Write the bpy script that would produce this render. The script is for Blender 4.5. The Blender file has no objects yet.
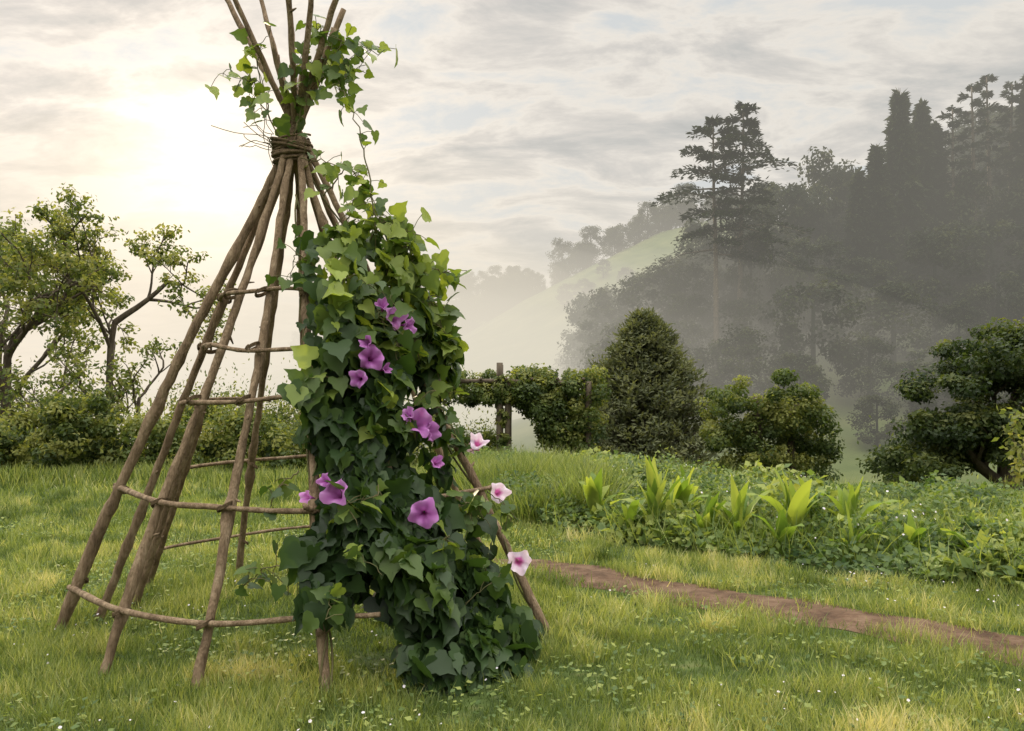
import bpy, math, numpy as np
from mathutils import Vector
rng=np.random.default_rng(7)
C=bpy.context.scene.collection
def R(a,b,n=None): return rng.uniform(a,b,n)
def nrm(a): 
    return a/np.maximum(np.linalg.norm(a,axis=-1,keepdims=True),1e-9)
def sm(x): 
    x=np.clip(x,0,1); return x*x*(3-2*x)
def vnoise(x,y,s=1.0,seed=0):
    x=np.asarray(x,float)*s+seed*17.3+1000; y=np.asarray(y,float)*s+seed*9.1+1000
    xi=np.floor(x);yi=np.floor(y);fx=sm(x-xi);fy=sm(y-yi)
    def h(a,b):
        v=np.sin(a*127.1+b*311.7)*43758.5453
        return v-np.floor(v)
    return (h(xi,yi)*(1-fx)+h(xi+1,yi)*fx)*(1-fy)+(h(xi,yi+1)*(1-fx)+h(xi+1,yi+1)*fx)*fy
def fbm(x,y,s=1.0,seed=0):
    return (vnoise(x,y,s,seed)+.5*vnoise(x,y,s*2.1,seed+1)+.25*vnoise(x,y,s*4.3,seed+2))/1.75

# ---------------------------------------------------------------- terrain
def ST(x): return np.interp(x,[-14,-3,0,1,3,5,7,12],[24,17,15.5,14.5,11.5,8.6,8.2,8.0])
def HILL(x,y): return 43*np.exp(-(((x-80)/50)**2+((y-106)/38)**2))+8*np.exp(-(((x-20)/15)**2+((y-80)/15)**2))
def H(x,y):
    x=np.asarray(x,float);y=np.asarray(y,float)
    z=-5.2*sm((y-ST(x))/34.)
    z=z+HILL(x,y)
    z=z+57*np.exp(-(((x-64)/84)**2+((y-225)/62)**2))
    z=z+66*np.exp(-(((x-10)/130)**2+((y-430)/70)**2))
    z=z+34*np.exp(-(((x+60)/260)**2+((y-720)/120)**2))
    z=z+(fbm(x,y,.35,3)-.5)*.12*sm((y-1)/4) + (fbm(x,y,.06,5)-.5)*3*sm((y-40)/60)
    return z

class Buf:
    def __init__(s): s.V=[];s.F=[];s.T=[];s.n=0
    def add(s,V,F,T=0.5):
        V=np.asarray(V,float);F=np.asarray(F,int)
        s.V.append(V);s.F.append(F+s.n)
        s.T.append(np.full(len(V),T,float) if np.isscalar(T) else np.asarray(T,float))
        s.n+=len(V)
    def obj(s,name,mat,parent=None,smooth=True,mesh_only=False,xf=None):
        V=np.concatenate(s.V);F=np.concatenate(s.F);T=np.concatenate(s.T)
        if xf is not None: V=xf(V)
        me=bpy.data.meshes.new(name)
        me.vertices.add(len(V));me.vertices.foreach_set('co',V.astype(np.float32).ravel())
        me.loops.add(F.size);me.loops.foreach_set('vertex_index',F.astype(np.int32).ravel())
        me.polygons.add(len(F));me.polygons.foreach_set('loop_start',np.arange(0,F.size,3,dtype=np.int32))
        me.update(calc_edges=True)
        me.polygons.foreach_set('use_smooth',np.full(len(F),smooth))
        a=me.attributes.new('tint','FLOAT','POINT');a.data.foreach_set('value',T.astype(np.float32))
        me.materials.append(mat)
        if mesh_only: return me
        o=bpy.data.objects.new(name,me);C.objects.link(o)
        if parent: o.parent=parent
        return o
def empty(name,loc=None):
    o=bpy.data.objects.new(name,None);C.objects.link(o)
    o.empty_display_size=.2
    return o

def place(buf,PV,PF,P,Xa,Ya,Za,S,T):
    n=len(P);k=len(PV)
    S=np.asarray(S).reshape(n,-1)
    if S.shape[1]==1: S=np.repeat(S,3,1)
    V=P[:,None,:]+PV[None,:,0:1]*S[:,None,0:1]*Xa[:,None,:]+PV[None,:,1:2]*S[:,None,1:2]*Ya[:,None,:]+PV[None,:,2:3]*S[:,None,2:3]*Za[:,None,:]
    F=(PF[None,:,:]+(np.arange(n)*k)[:,None,None]).reshape(-1,3)
    T=np.asarray(T) if not np.isscalar(T) else np.full(n,T)
    buf.add(V.reshape(-1,3),F,np.repeat(T,k))
def frame(normal,tip):
    Z=nrm(normal);Y=tip-(tip*Z).sum(-1,keepdims=True)*Z;Y=nrm(Y);X=np.cross(Y,Z);return X,Y,Z

LEAF=np.array([[0,0,0],[.30,.42,.07],[0,1,0],[-.30,.42,.07]]);LEAFF=np.array([[0,1,2],[0,2,3]])
def mk_vine_leaf():
    m=[(0,0,0),(0,.33,-.02),(0,.68,-.05),(0,1.02,-.16)]
    o=[(.20,-.14,.02),(.44,-.08,.06),(.54,.16,.05),(.38,.37,.07),(.37,.54,.03),(.15,.74,.02)]
    V=m+o+[(-a,b,c) for a,b,c in o]
    F=[]
    for k,fl in ((4,0),(10,1)):
        t=[(0,k,k+1),(0,k+1,k+2),(0,k+2,1),(1,k+2,k+3),(1,k+3,k+4),(1,k+4,2),(2,k+4,k+5),(2,k+5,3)]
        for a,b,c in t: F.append((a,c,b) if fl else (a,b,c))
    return np.array(V),np.array(F)
VL,VLF=mk_vine_leaf()

def tube(buf,pts,rad,sides=7,T=.5,cap=True):
    pts=np.asarray(pts,float);n=len(pts);rad=np.broadcast_to(np.asarray(rad,float),(n,))
    d=np.gradient(pts,axis=0);d=nrm(d)
    up=np.array([0,0,1.]) if abs(d[:,2]).mean()<.8 else np.array([0,1.,0])
    X=nrm(np.cross(d,up));Y=np.cross(X,d)
    a=np.linspace(0,2*np.pi,sides,endpoint=False)
    V=pts[:,None,:]+rad[:,None,None]*(np.cos(a)[None,:,None]*X[:,None,:]+np.sin(a)[None,:,None]*Y[:,None,:])
    V=V.reshape(-1,3);F=[]
    for i in range(n-1):
        for j in range(sides):
            p=i*sides+j;q=i*sides+(j+1)%sides
            F+= [(p,q,q+sides),(p,q+sides,p+sides)]
    if cap:
        V=np.vstack([V,pts[0],pts[-1]]);c0=n*sides;c1=c0+1
        for j in range(sides):
            F+=[(c0,(j+1)%sides,j),(c1,(n-1)*sides+j,(n-1)*sides+(j+1)%sides)]
    buf.add(V,F,T)
def crooked(p,q,n=16,amp=.02,seed=None):
    p=np.asarray(p,float);q=np.asarray(q,float);t=np.linspace(0,1,n)[:,None]
    o=np.zeros((n,3))
    for f in (1,2,3.3,5.1):
        o+=np.sin(t*np.pi*f+R(0,6))*R(-1,1,3)*amp/f
    e=np.sin(t*np.pi)**.5
    return p+(q-p)*t+o*e

# ---------------------------------------------------------------- materials
def newmat(name):
    m=bpy.data.materials.new(name);m.use_nodes=True;nt=m.node_tree
    for n in list(nt.nodes): nt.nodes.remove(n)
    out=nt.nodes.new('ShaderNodeOutputMaterial');return m,nt,out
def N(nt,t,**k):
    n=nt.nodes.new(t)
    for a,b in k.items(): setattr(n,a,b)
    return n
def ramp(nt,fac,stops):
    r=N(nt,'ShaderNodeValToRGB');e=r.color_ramp.elements
    e[0].position=stops[0][0];e[0].color=(*stops[0][1],1)
    e[1].position=stops[-1][0];e[1].color=(*stops[-1][1],1)
    for p,c in stops[1:-1]:
        x=e.new(p);x.color=(*c,1)
    nt.links.new(fac,r.inputs[0]);return r.outputs[0]
def leafmat(name,stops,trans=.35,rough=.5,spec=.3,tcol=1.5):
    m,nt,out=newmat(name)
    at=N(nt,'ShaderNodeAttribute',attribute_name='tint')
    col=ramp(nt,at.outputs['Fac'],stops)
    b=N(nt,'ShaderNodeBsdfPrincipled');b.inputs['Roughness'].default_value=rough;b.inputs['Specular IOR Level'].default_value=spec
    nt.links.new(col,b.inputs['Base Color'])
    t=N(nt,'ShaderNodeBsdfTranslucent')
    mm=N(nt,'ShaderNodeMix',data_type='RGBA',blend_type='MULTIPLY');mm.inputs[0].default_value=1
    nt.links.new(col,mm.inputs[6]);mm.inputs[7].default_value=(tcol*1.15,tcol*1.1,tcol*.5,1)
    nt.links.new(mm.outputs[2],t.inputs[0])
    x=N(nt,'ShaderNodeMixShader');x.inputs[0].default_value=trans
    nt.links.new(b.outputs[0],x.inputs[1]);nt.links.new(t.outputs[0],x.inputs[2]);nt.links.new(x.outputs[0],out.inputs[0])
    return m
def solidmat(name,stops,scale=8,rough=.85,bump=.4,stretch=(1,1,1),bs=None):
    m,nt,out=newmat(name)
    tc=N(nt,'ShaderNodeTexCoord');mp=N(nt,'ShaderNodeMapping');mp.inputs['Scale'].default_value=stretch
    nt.links.new(tc.outputs['Object'],mp.inputs[0])
    n=N(nt,'ShaderNodeTexNoise');n.inputs['Scale'].default_value=scale;n.inputs['Detail'].default_value=6;n.inputs['Roughness'].default_value=.65
    nt.links.new(mp.outputs[0],n.inputs[0])
    col=ramp(nt,n.outputs[0],stops)
    b=N(nt,'ShaderNodeBsdfPrincipled');b.inputs['Roughness'].default_value=rough;b.inputs['Specular IOR Level'].default_value=.2
    nt.links.new(col,b.inputs['Base Color'])
    n2=N(nt,'ShaderNodeTexNoise');n2.inputs['Scale'].default_value=bs or scale*4;n2.inputs['Detail'].default_value=5
    nt.links.new(mp.outputs[0],n2.inputs[0])
    bp=N(nt,'ShaderNodeBump');bp.inputs['Strength'].default_value=bump;bp.inputs['Distance'].default_value=.02
    nt.links.new(n2.outputs[0],bp.inputs['Height']);nt.links.new(bp.outputs[0],b.inputs['Normal'])
    nt.links.new(b.outputs[0],out.inputs[0]);return m
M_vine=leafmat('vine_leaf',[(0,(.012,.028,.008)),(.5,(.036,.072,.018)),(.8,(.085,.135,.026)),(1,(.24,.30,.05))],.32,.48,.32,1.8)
M_grass=leafmat('grass_blade',[(0,(.055,.092,.022)),(.45,(.175,.225,.062)),(.8,(.34,.36,.13)),(1,(.54,.49,.28))],.42,.5,.3)
M_bed=leafmat('bed_foliage',[(0,(.035,.075,.022)),(.5,(.12,.180,.05)),(1,(.32,.36,.10))],.4,.5,.3)
M_broad=leafmat('broad_leaf',[(0,(.08,.15,.025)),(.5,(.18,.27,.045)),(1,(.35,.40,.09))],.45,.45,.35,1.4)
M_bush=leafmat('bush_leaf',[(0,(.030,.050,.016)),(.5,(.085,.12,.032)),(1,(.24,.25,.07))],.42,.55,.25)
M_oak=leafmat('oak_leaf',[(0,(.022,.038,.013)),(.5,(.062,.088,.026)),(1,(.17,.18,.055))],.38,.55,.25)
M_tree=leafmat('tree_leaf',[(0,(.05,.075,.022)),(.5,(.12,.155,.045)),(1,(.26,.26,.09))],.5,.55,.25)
M_forest=leafmat('forest_leaf',[(0,(.008,.014,.006)),(.5,(.022,.031,.012)),(1,(.056,.064,.023))],.25,.7,.1)
M_needle=leafmat('conifer_needle',[(0,(.009,.015,.008)),(.5,(.024,.034,.016)),(1,(.06,.07,.03))],.2,.7,.1)
M_cypress=leafmat('cypress_needle',[(0,(.03,.040,.022)),(.5,(.095,.11,.060)),(1,(.19,.20,.105))],.3,.7,.1)  # paler than the other needles: haze put into the colour
M_wood=solidmat('weathered_pole_wood',[(.25,(.085,.056,.034)),(.5,(.22,.155,.095)),(.75,(.42,.32,.21))],6,.85,1.0,(3,3,.7),30)
M_bark=solidmat('tree_bark',[(.3,(.05,.038,.026)),(.7,(.15,.12,.085))],5,.9,.6,(2,2,.6))
M_stem=solidmat('vine_stem',[(.3,(.08,.09,.03)),(.7,(.17,.14,.07))],12,.8,.4)
M_twine=solidmat('binding_twine',[(.3,(.09,.062,.035)),(.7,(.24,.17,.10))],40,.9,.8)
M_dirt=solidmat('dirt',[(.3,(.045,.026,.015)),(.5,(.105,.063,.038)),(.72,(.18,.12,.077))],5,.95,1.0,(1,1,1),28)

def ground_material():
    m,nt,out=newmat('meadow_ground')
    tc=N(nt,'ShaderNodeTexCoord')
    n=N(nt,'ShaderNodeTexNoise');n.inputs['Scale'].default_value=.12;n.inputs['Detail'].default_value=8;n.inputs['Roughness'].default_value=.6
    nt.links.new(tc.outputs['Object'],n.inputs[0])
    far=ramp(nt,n.outputs[0],[(.3,(.050,.078,.022)),(.5,(.09,.118,.036)),(.7,(.145,.16,.056))])
    n2=N(nt,'ShaderNodeTexNoise');n2.inputs['Scale'].default_value=7;n2.inputs['Detail'].default_value=6
    nt.links.new(tc.outputs['Object'],n2.inputs[0])
    near=ramp(nt,n2.outputs[0],[(.3,(.03,.045,.013)),(.55,(.07,.10,.027)),(.75,(.12,.125,.05))])
    sp=N(nt,'ShaderNodeSeparateXYZ');nt.links.new(tc.outputs['Object'],sp.inputs[0])
    mr=N(nt,'ShaderNodeMapRange');mr.inputs['From Min'].default_value=14;mr.inputs['From Max'].default_value=30
    nt.links.new(sp.outputs['Y'],mr.inputs[0])
    mx=N(nt,'ShaderNodeMix',data_type='RGBA');nt.links.new(mr.outputs[0],mx.inputs[0]);nt.links.new(near,mx.inputs[6]);nt.links.new(far,mx.inputs[7])
    b=N(nt,'ShaderNodeBsdfPrincipled');b.inputs['Roughness'].default_value=.95;b.inputs['Specular IOR Level'].default_value=.1
    nt.links.new(mx.outputs[2],b.inputs['Base Color'])
    bp=N(nt,'ShaderNodeBump');bp.inputs['Strength'].default_value=.6;bp.inputs['Distance'].default_value=.04
    nt.links.new(n2.outputs[0],bp.inputs['Height']);nt.links.new(bp.outputs[0],b.inputs['Normal'])
    nt.links.new(b.outputs[0],out.inputs[0]);return m
M_ground=ground_material()

# ---------------------------------------------------------------- ground sheet
def warp(n,lo,hi,c,p=3.0):
    t=np.linspace(-1,1,n);w=np.sign(t)*np.abs(t)**p
    return np.where(w<0,c+(c-lo)*w,c+(hi-c)*w)
gx=warp(260,-1500,1500,0,3.2);gy=warp(300,-200,2500,6,3.0)
GX,GY=np.meshgrid(gx,gy);GZ=H(GX,GY)
V=np.stack([GX,GY,GZ],-1).reshape(-1,3);nx=len(gx);ny=len(gy)
i,j=np.meshgrid(np.arange(nx-1),np.arange(ny-1));a=(j*nx+i).ravel()
F=np.concatenate([np.stack([a,a+1,a+nx+1],1),np.stack([a,a+nx+1,a+nx],1)])
b=Buf();b.add(V,F);b.obj('ground_terrain',M_ground)

# ---------------------------------------------------------------- dirt path
PX=np.array([-2.2,-1.0,.10,.85,1.35,2.0,2.6,3.1,4.0,5.5,8.0])
PY=np.array([8.4,7.95,7.35,6.60,6.15,5.56,5.02,4.60,4.0,3.1,1.7])
def path_y(x): return np.interp(x,PX,PY)
def path_w(x): return .27*sm((x+.6)/1.2)+.04*np.sin(x*4.3)+.045*np.sin(x*10+1)
def path_d(x,y): return np.abs(y-path_y(x))*.72
xs=np.linspace(-.5,7.5,260);b=Buf();rows=[]
for k,s in enumerate(np.linspace(-1,1,15)):
    w=path_w(xs)+.07
    x=xs+s*w*.7;y=path_y(xs)+s*w*.75
    z=H(x,y)+.004+.05*(fbm(x,y,5,8)-.35)*(1-s*s)+.012*(1-s*s)
    rows.append(np.stack([x,y,z],-1))
V=np.array(rows).reshape(-1,3);m=len(xs)
i,j=np.meshgrid(np.arange(m-1),np.arange(14));a=(j*m+i).ravel()
b.add(V,np.concatenate([np.stack([a,a+1,a+m+1],1),np.stack([a,a+m+1,a+m],1)]));
for _ in range(520):
    x=R(0,4.2);y=path_y(x)+R(-.28,.28);r=R(.006,.026)
    v=np.array([[math.cos(t)*r*R(.7,1.2),math.sin(t)*r*R(.7,1.2),0] for t in np.linspace(0,5.2,6)]+[[0,0,r*.8]])+[x,y,float(H(x,y))+.012]
    b.add(v,[(k,(k+1)%6,6) for k in range(6)])
b.obj('dirt_path',M_dirt)

BX=np.array([-1.2,-.5,.3,1.76,2.74,3.75,6,9]);BY=np.array([13,10.8,9.2,7.6,6.7,6.05,4.9,3.6])
def bed_front(x): return np.interp(x,BX,BY)
def in_bed(x,y): return (x>-1.2)&(y>bed_front(x)+.12*np.sin(x*4)+.08*np.sin(x*9))&(y<ST(x)+3.5)

# ---------------------------------------------------------------- lawn grass
BL=np.array([[-.5,0,0],[.5,0,0],[.36,.10,.55],[-.36,.10,.55],[0,.34,1.0]]);BLF=np.array([[0,1,2],[0,2,3],[3,2,4]])
def blades(buf,x,y,h,w,T,lean=1.0):
    n=len(x);P=np.stack([x,y,H(x,y)-.004],-1);a=R(0,2*np.pi,n)
    X=np.stack([np.cos(a),np.sin(a),0*a],-1);Yd=np.stack([-np.sin(a),np.cos(a),0*a],-1)
    Z=nrm(np.stack([R(-.4,.4,n)*lean,R(-.4,.4,n)*lean,np.ones(n)],-1))
    S=np.stack([w,h*R(.3,1.4,n)*lean,h],-1)
    place(buf,BL,BLF,P,X,Yd,Z,S,T)
b=Buf()
for y0,y1,dens,hh,ww in ((2.8,5.2,7600,.050,.0042),(5.2,8,3800,.054,.006),(8,12,1500,.062,.010),(12,23,420,.085,.02)):
    area=(y1-y0)*(1.5*(y0+y1)/2+1.4);n=int(area*dens)
    y=np.sqrt(R(y0*y0,y1*y1,n));x=R(-1,1,n)*(.75*y+.7)
    pn=fbm(x,y,.9,11);pf=fbm(x,y,3.4,12);ph=vnoise(x,y,9,14)
    d=path_d(x,y);w=path_w(x)
    keep=((d>w+.05*R(-1.8,1.6,n))|(x<-.45)|(R(0,1,n)<.02)|((fbm(x,y,2.6,15)>.70)&(R(0,1,n)<.5)))&~in_bed(x,y)&(R(0,1,n)<.15+1.2*pf)&(y<ST(x)+4)
    x,y,pn,pf,ph=x[keep],y[keep],pn[keep],pf[keep],ph[keep];n=len(x)
    h=hh*(.05+2.3*pf**1.7+.5*pn+.4*ph)*R(.5,1.5,n)
    edge=np.exp(-((path_d(x,y)-path_w(x))/.08)**2);h*=1+.3*edge
    T=np.clip(-.20+.9*pn+1.0*(pf-.5)+.30*ph+R(-.25,.25,n)+(R(0,1,n)>.94)*.35,0,1)
    blades(b,x,y,h,ww*R(.7,1.4,n),T,1.2)
nt_=900
tx=R(-1,1,nt_);ty=np.sqrt(R(9,18**2,nt_));tx=tx*(.78*ty)
for x0,y0 in zip(tx,ty):
    if in_bed(np.array([x0]),np.array([y0]))[0] or path_d(x0,y0)<path_w(x0)+.06: continue
    k=int(R(30,90));r=R(.04,.13)
    x=x0+rng.normal(0,r,k);y=y0+rng.normal(0,r,k)
    blades(b,x,y,R(.08,.18)*R(.6,1.2,k),np.full(k,.004+.0007*y0),np.clip(R(.0,.7)+R(-.15,.15,k),0,1),1.4)
k=9000;th=R(0,2*np.pi,k);rr=rng.normal(1.62,.10,k)
x=-1.42+rr*np.cos(th);y=5.5+rr*np.sin(th)*.95
blades(b,x,y,.08*R(.6,1.8,k),np.full(k,.006),np.clip(R(.1,.8,k),0,1))
b.obj('lawn_grass',M_grass)

b=Buf();n=26000;y=np.sqrt(R(9,10**2,n));x=R(-1,1,n)*.78*y
k=(fbm(x,y,1.6,21)>.50)&(path_d(x,y)>path_w(x)+.03)&~in_bed(x,y);x=x[k];y=y[k];n=len(x)
nr=nrm(np.stack([R(-.5,.5,n),R(-.5,.5,n),np.ones(n)],-1));tp=nrm(rng.normal(0,1,(n,3)))
X,Y,Z=frame(nr,tp);place(b,LEAF*[1.3,1,1],LEAFF,np.stack([x,y,H(x,y)+R(.01,.07,n)],-1),X,Y,Z,R(.018,.046,n),np.clip(R(.2,1,n),0,1))
b.obj('lawn_clover',M_bed)

# ---------------------------------------------------------------- teepee trellis
K=np.array([-1.49,5.42,3.20])
def foot(x,y): return np.array([x,y,float(H(x,y))-.05])
poles=[('A',(-3.03,5.33),3.78,.037,(-.06,0)),('A2',(-2.92,5.62),4.15,.029,(-.05,.05)),('A3',(-2.80,5.90),4.0,.027,(-.02,.06)),
('B',(-2.27,4.42),4.10,.027,(-.03,-.05)),('C',(-1.66,4.18),3.98,.027,(0,-.07)),('D',(-.94,4.08),4.35,.028,(.05,-.05)),
('E',(.27,5.06),4.48,.026,(.07,0)),('F',(-3.0,6.55),4.40,.027,(-.05,.05)),('G',(-2.37,6.95),4.1,.027,(-.02,.06)),
('Hh',(-1.75,7.1),4.35,.025,(.0,.07)),('I',(-.1,6.5),4.2,.024,(.06,.05)),('J',(-.35,4.40),4.55,.022,(.07,-.02)),('L',(-.9,7.0),3.85,.024,(.04,.07))]
tee=empty('teepee_trellis');PD={}
b=Buf()
for nm,(fx,fy),zt,r,(ox,oy) in poles:
    f=foot(fx,fy);kk=K+np.array([ox,oy,0])*1.0
    t=(zt-f[2])/(kk[2]-f[2]);top=f+(kk-f)*t
    PD[nm]=(f,kk)
    n=60;pts=crooked(f,top,n,.038);pts[1:-1]+=rng.normal(0,.0022,(n-2,3))
    s=np.linspace(0,1,n);rad=r*(1.08-.38*s)*(1+.07*np.sin(s*R(20,40)+R(0,6))+.07*R(-1,1,n))
    for _ in range(8):
        c=R(.03,.97);rad=rad*(1+R(.2,.4)*np.exp(-((s-c)/.010)**2))
    tube(b,pts,rad,10)
    for _ in range(5):
        i=int(R(4,56));d=nrm(rng.normal(0,1,3)+[0,0,.6]);tube(b,[pts[i],pts[i]+d*.045,pts[i]+d*R(.055,.09)],[.010,.008,.004],5)
b.obj('poles',M_wood,tee)
def on(nm,z):
    f,k=PD[nm];return f+(k-f)*((z-f[2])/(k[2]-f[2]))
ctr=np.array([-1.45,5.45])
def rung(buf,seq,r=.016,ext=(.08,.08)):
    P=[]
    for nm,z in seq:
        p=on(nm,z).copy();o=nrm(np.array([p[0]-ctr[0],p[1]-ctr[1],0]))
        P.append(p+o*.045)
    P=np.array(P)
    P=np.vstack([P[0]+nrm(P[0]-P[1])*ext[0],P,P[-1]+nrm(P[-1]-P[-2])*ext[1]])
    Q=[];Pp=np.vstack([2*P[0]-P[1],P,2*P[-1]-P[-2]])
    for i in range(1,len(Pp)-2):
        for t in np.linspace(0,1,8,endpoint=False):
            a,b_,c,d=Pp[i-1:i+3];Q.append(.5*((2*b_)+(-a+c)*t+(2*a-5*b_+4*c-d)*t*t+(-a+3*b_-3*c+d)*t**3))
    Q=np.array(Q+[P[-1]]);n=len(Q);s=np.linspace(0,1,n)[:,None]
    Q+=np.sin(s*9+R(0,6))*R(-1,1,3)*.018+np.sin(s*21+R(0,6))*R(-1,1,3)*.007
    tube(buf,Q,r*(1.1-.4*s[:,0])*(1+.12*R(-1,1,n)),8)
b=Buf()
rung(b,[('A',.24),('B',.32),('C',.31),('D',.36)],.020,(.03,.30))
rung(b,[('A',.92),('B',.90),('C',.89),('D',.90)],.019,(.08,.1))
rung(b,[('A3',.95),('F',.96),('G',1.0),('Hh',1.05)],.016)
rung(b,[('A3',.22),('F',.27),('G',.36),('Hh',.42),('L',.5)],.014)
rung(b,[('B',1.48),('C',1.50),('D',1.54)],.015)
rung(b,[('A2',1.86),('B',1.84),('C',1.81),('D',1.80)],.015,(.12,.08))
rung(b,[('A2',2.20),('B',2.18),('C',2.17),('D',2.17)],.015,(.1,.08))
rung(b,[('A3',1.45),('F',1.5),('G',1.5)],.013)
rung(b,[('D',.9),('J',.9),('E',.92)],.016)
rung(b,[('D',1.8),('J',1.8),('E',1.8)],.014)
b.obj('rungs',M_wood,tee)
b=Buf()
def wrapk(z0,z1,turns,rad,r):
    t=np.linspace(0,1,turns*24);a=t*2*np.pi*turns
    tilt=R(-.03,.03);w=rad*(1+.10*np.sin(a*.37+R(0,6)))
    pts=np.stack([K[0]+w*np.cos(a),K[1]+w*np.sin(a),K[2]+z0+(z1-z0)*t+.025*np.sin(a*.23+R(0,6))+tilt*np.cos(a)+.02*np.sin(a+R(0,6))],-1);tube(b,pts,r,6)
wrapk(-.09,.02,5,.112,.009);wrapk(.03,-.06,4,.120,.011);wrapk(-.05,.09,4,.116,.008);wrapk(-.02,.03,3,.130,.009)
for seqn,zs in ((('A','B','C','D'),(.3,.9)),(('B','C','D'),(1.5,1.82,2.17)),(('A2',),(1.86,2.2)),(('F','G'),(.3,.97))):
    for nm in seqn:
        for z in zs:
            p=on(nm,z);o=nrm(np.array([p[0]-ctr[0],p[1]-ctr[1],0]));c=p+o*.025
            a2=np.linspace(0,2*np.pi*3,40);tx=np.array([-o[1],o[0],0])
            tube(b,c+np.cos(a2)[:,None]*o*.048+np.sin(a2)[:,None]*(tx*.75+np.array([0,0,.5]))*.05+np.linspace(-.012,.012,40)[:,None]*np.array([0,0,1]),.0045,5)
b.obj('twine_lashings',M_twine,tee)

# ---------------------------------------------------------------- climbing vine
vine=empty('climbing_vine')
def rv(z,th=None):
    z=np.asarray(z,float)
    r=1.62*(1-z/3.25)-.03+.20*sm((z-1.3)/1.1)*(1-sm((z-2.6)/.5))
    if th is not None: r=r+.08*np.exp(-((th+45)/25)**2)*(1-sm(z/.9))
    return r
def xmin(z): return np.interp(z,[0,.36,.5,1,2,2.6,3],[-.64,-.64,-1.04,-1.05,-1.14,-1.30,-1.35])
def shell(z,th,off):
    r=rv(z,th)+off;a=np.radians(th)
    return np.stack([-1.42+.03*z+r*np.cos(a),5.42+r*np.sin(a),z+H(-.5,4.8)],-1)
b=Buf()
n=6500
z=3.0*(1-np.sqrt(R(0,1,n)))*.97+.02;z=np.where(R(0,1,n)<.35,R(0,2.62,n),z);z=np.where(z>2.62,R(.3,2.5,n),z)
tM=np.interp(z,[0,1.2,1.6,2.0,2.6],[-20,-26,-14,4,20])
th=-90+(tM+90)*R(0,1,n)+rng.normal(0,2.5,n)
cl=fbm(th*.055+z*.2,z*2.0+th*.01,1.6,31)
off=(cl-.5)*.72+R(-.10,.06,n)
hole=((cl<.42)&(R(0,1,n)<.93))|((z>1.7)&(R(0,1,n)<.5*sm((z-1.7)/.5)))
P=shell(z,th,off);k=~hole&(P[:,0]>xmin(z)+rng.normal(0,.06,n));z,th,off,cl,P=z[k],th[k],off[k],cl[k],P[k];n=len(z)
P[:,2]=np.maximum(P[:,2],.05)
a=np.radians(th);out=np.stack([np.cos(a),np.sin(a),np.full(n,.45)],-1)
nor=nrm(out+rng.normal(0,.55,(n,3)));tip=nrm(np.array([0,0,-1.])+rng.normal(0,.45,(n,3))+out*.35)
X,Y,Z=frame(nor,tip)
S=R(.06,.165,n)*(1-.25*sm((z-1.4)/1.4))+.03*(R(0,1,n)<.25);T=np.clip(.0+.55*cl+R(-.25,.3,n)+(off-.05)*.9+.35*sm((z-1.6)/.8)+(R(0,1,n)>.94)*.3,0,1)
ST_=np.stack([S*R(.8,1.15,n),S,S*R(.3,2.4,n)],-1)
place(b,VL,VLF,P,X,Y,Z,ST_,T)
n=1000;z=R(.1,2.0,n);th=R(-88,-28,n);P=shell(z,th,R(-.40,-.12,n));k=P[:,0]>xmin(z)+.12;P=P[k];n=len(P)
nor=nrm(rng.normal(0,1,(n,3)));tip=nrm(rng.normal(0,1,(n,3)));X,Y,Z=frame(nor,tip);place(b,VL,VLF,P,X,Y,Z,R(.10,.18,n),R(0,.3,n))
sb=Buf()
def strand(pts,nl,size=(.05,.1),tint=(.6,1),r=.005,spread=.05):  # pale default tint puts a backlit look into the leaf colour
    pts=np.asarray(pts,float);m=8*(len(pts)-1)+1
    t=np.linspace(0,len(pts)-1,m);Q=np.stack([np.interp(t,np.arange(len(pts)),pts[:,c]) for c in range(3)],-1)
    for _ in range(6): Q[1:-1]=.25*Q[:-2]+.5*Q[1:-1]+.25*Q[2:]
    Q[1:-1]+=rng.normal(0,.006,(m-2,3));tube(sb,Q,np.linspace(r,r*.4,m),5)
    idx=rng.integers(0,m,nl);P=Q[idx]+rng.normal(0,spread,(nl,3))
    nor=nrm(rng.normal(0,.7,(nl,3))+[0.2,-.6,.5]);tip=nrm(rng.normal(0,.7,(nl,3))+[0,0,-.5]);X,Y,Z=frame(nor,tip)
    place(b,VL,VLF,P,X,Y,Z,R(*size,nl),R(*tint,nl))
    for k_,p in zip(idx,P): tube(sb,[Q[k_],(Q[k_]+p)/2+[0,0,.01],p],.0022,4,cap=False)
strand([(-.85,5.05,2.55),(-.92,5.1,2.95),(-.98,5.15,3.25),(-1.10,5.2,3.50),(-1.16,5.25,3.62)],22,(.05,.10),(.6,1),.006,.05)
strand([(-1.2,5.1,2.8),(-1.05,5.1,3.0),(-.92,5.1,2.85),(-.80,5.1,2.6)],26,(.06,.12))
strand([(-1.40,5.3,3.1),(-1.2,5.2,3.05),(-1.0,5.15,2.95)],8,(.05,.08))
strand([(-1.45,5.3,3.25),(-1.35,5.3,3.55),(-1.22,5.3,3.78),(-1.08,5.3,3.88),(-.93,5.3,3.82)],40,(.06,.13),(.6,1),.006,.07)
strand([(-1.3,5.3,3.6),(-1.15,5.3,3.72),(-.98,5.3,3.68)],18,(.06,.12),(.6,1),.005,.06)
strand([(-1.35,5.3,3.7),(-1.38,5.3,3.85),(-1.25,5.3,3.98)],16,(.06,.12),(.6,1),.005,.06)
strand([(-1.55,5.3,3.25),(-1.68,5.3,3.5),(-1.72,5.3,3.62),(-1.92,5.25,3.64)],20,(.06,.13),(.55,1),.005,.06)
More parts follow.
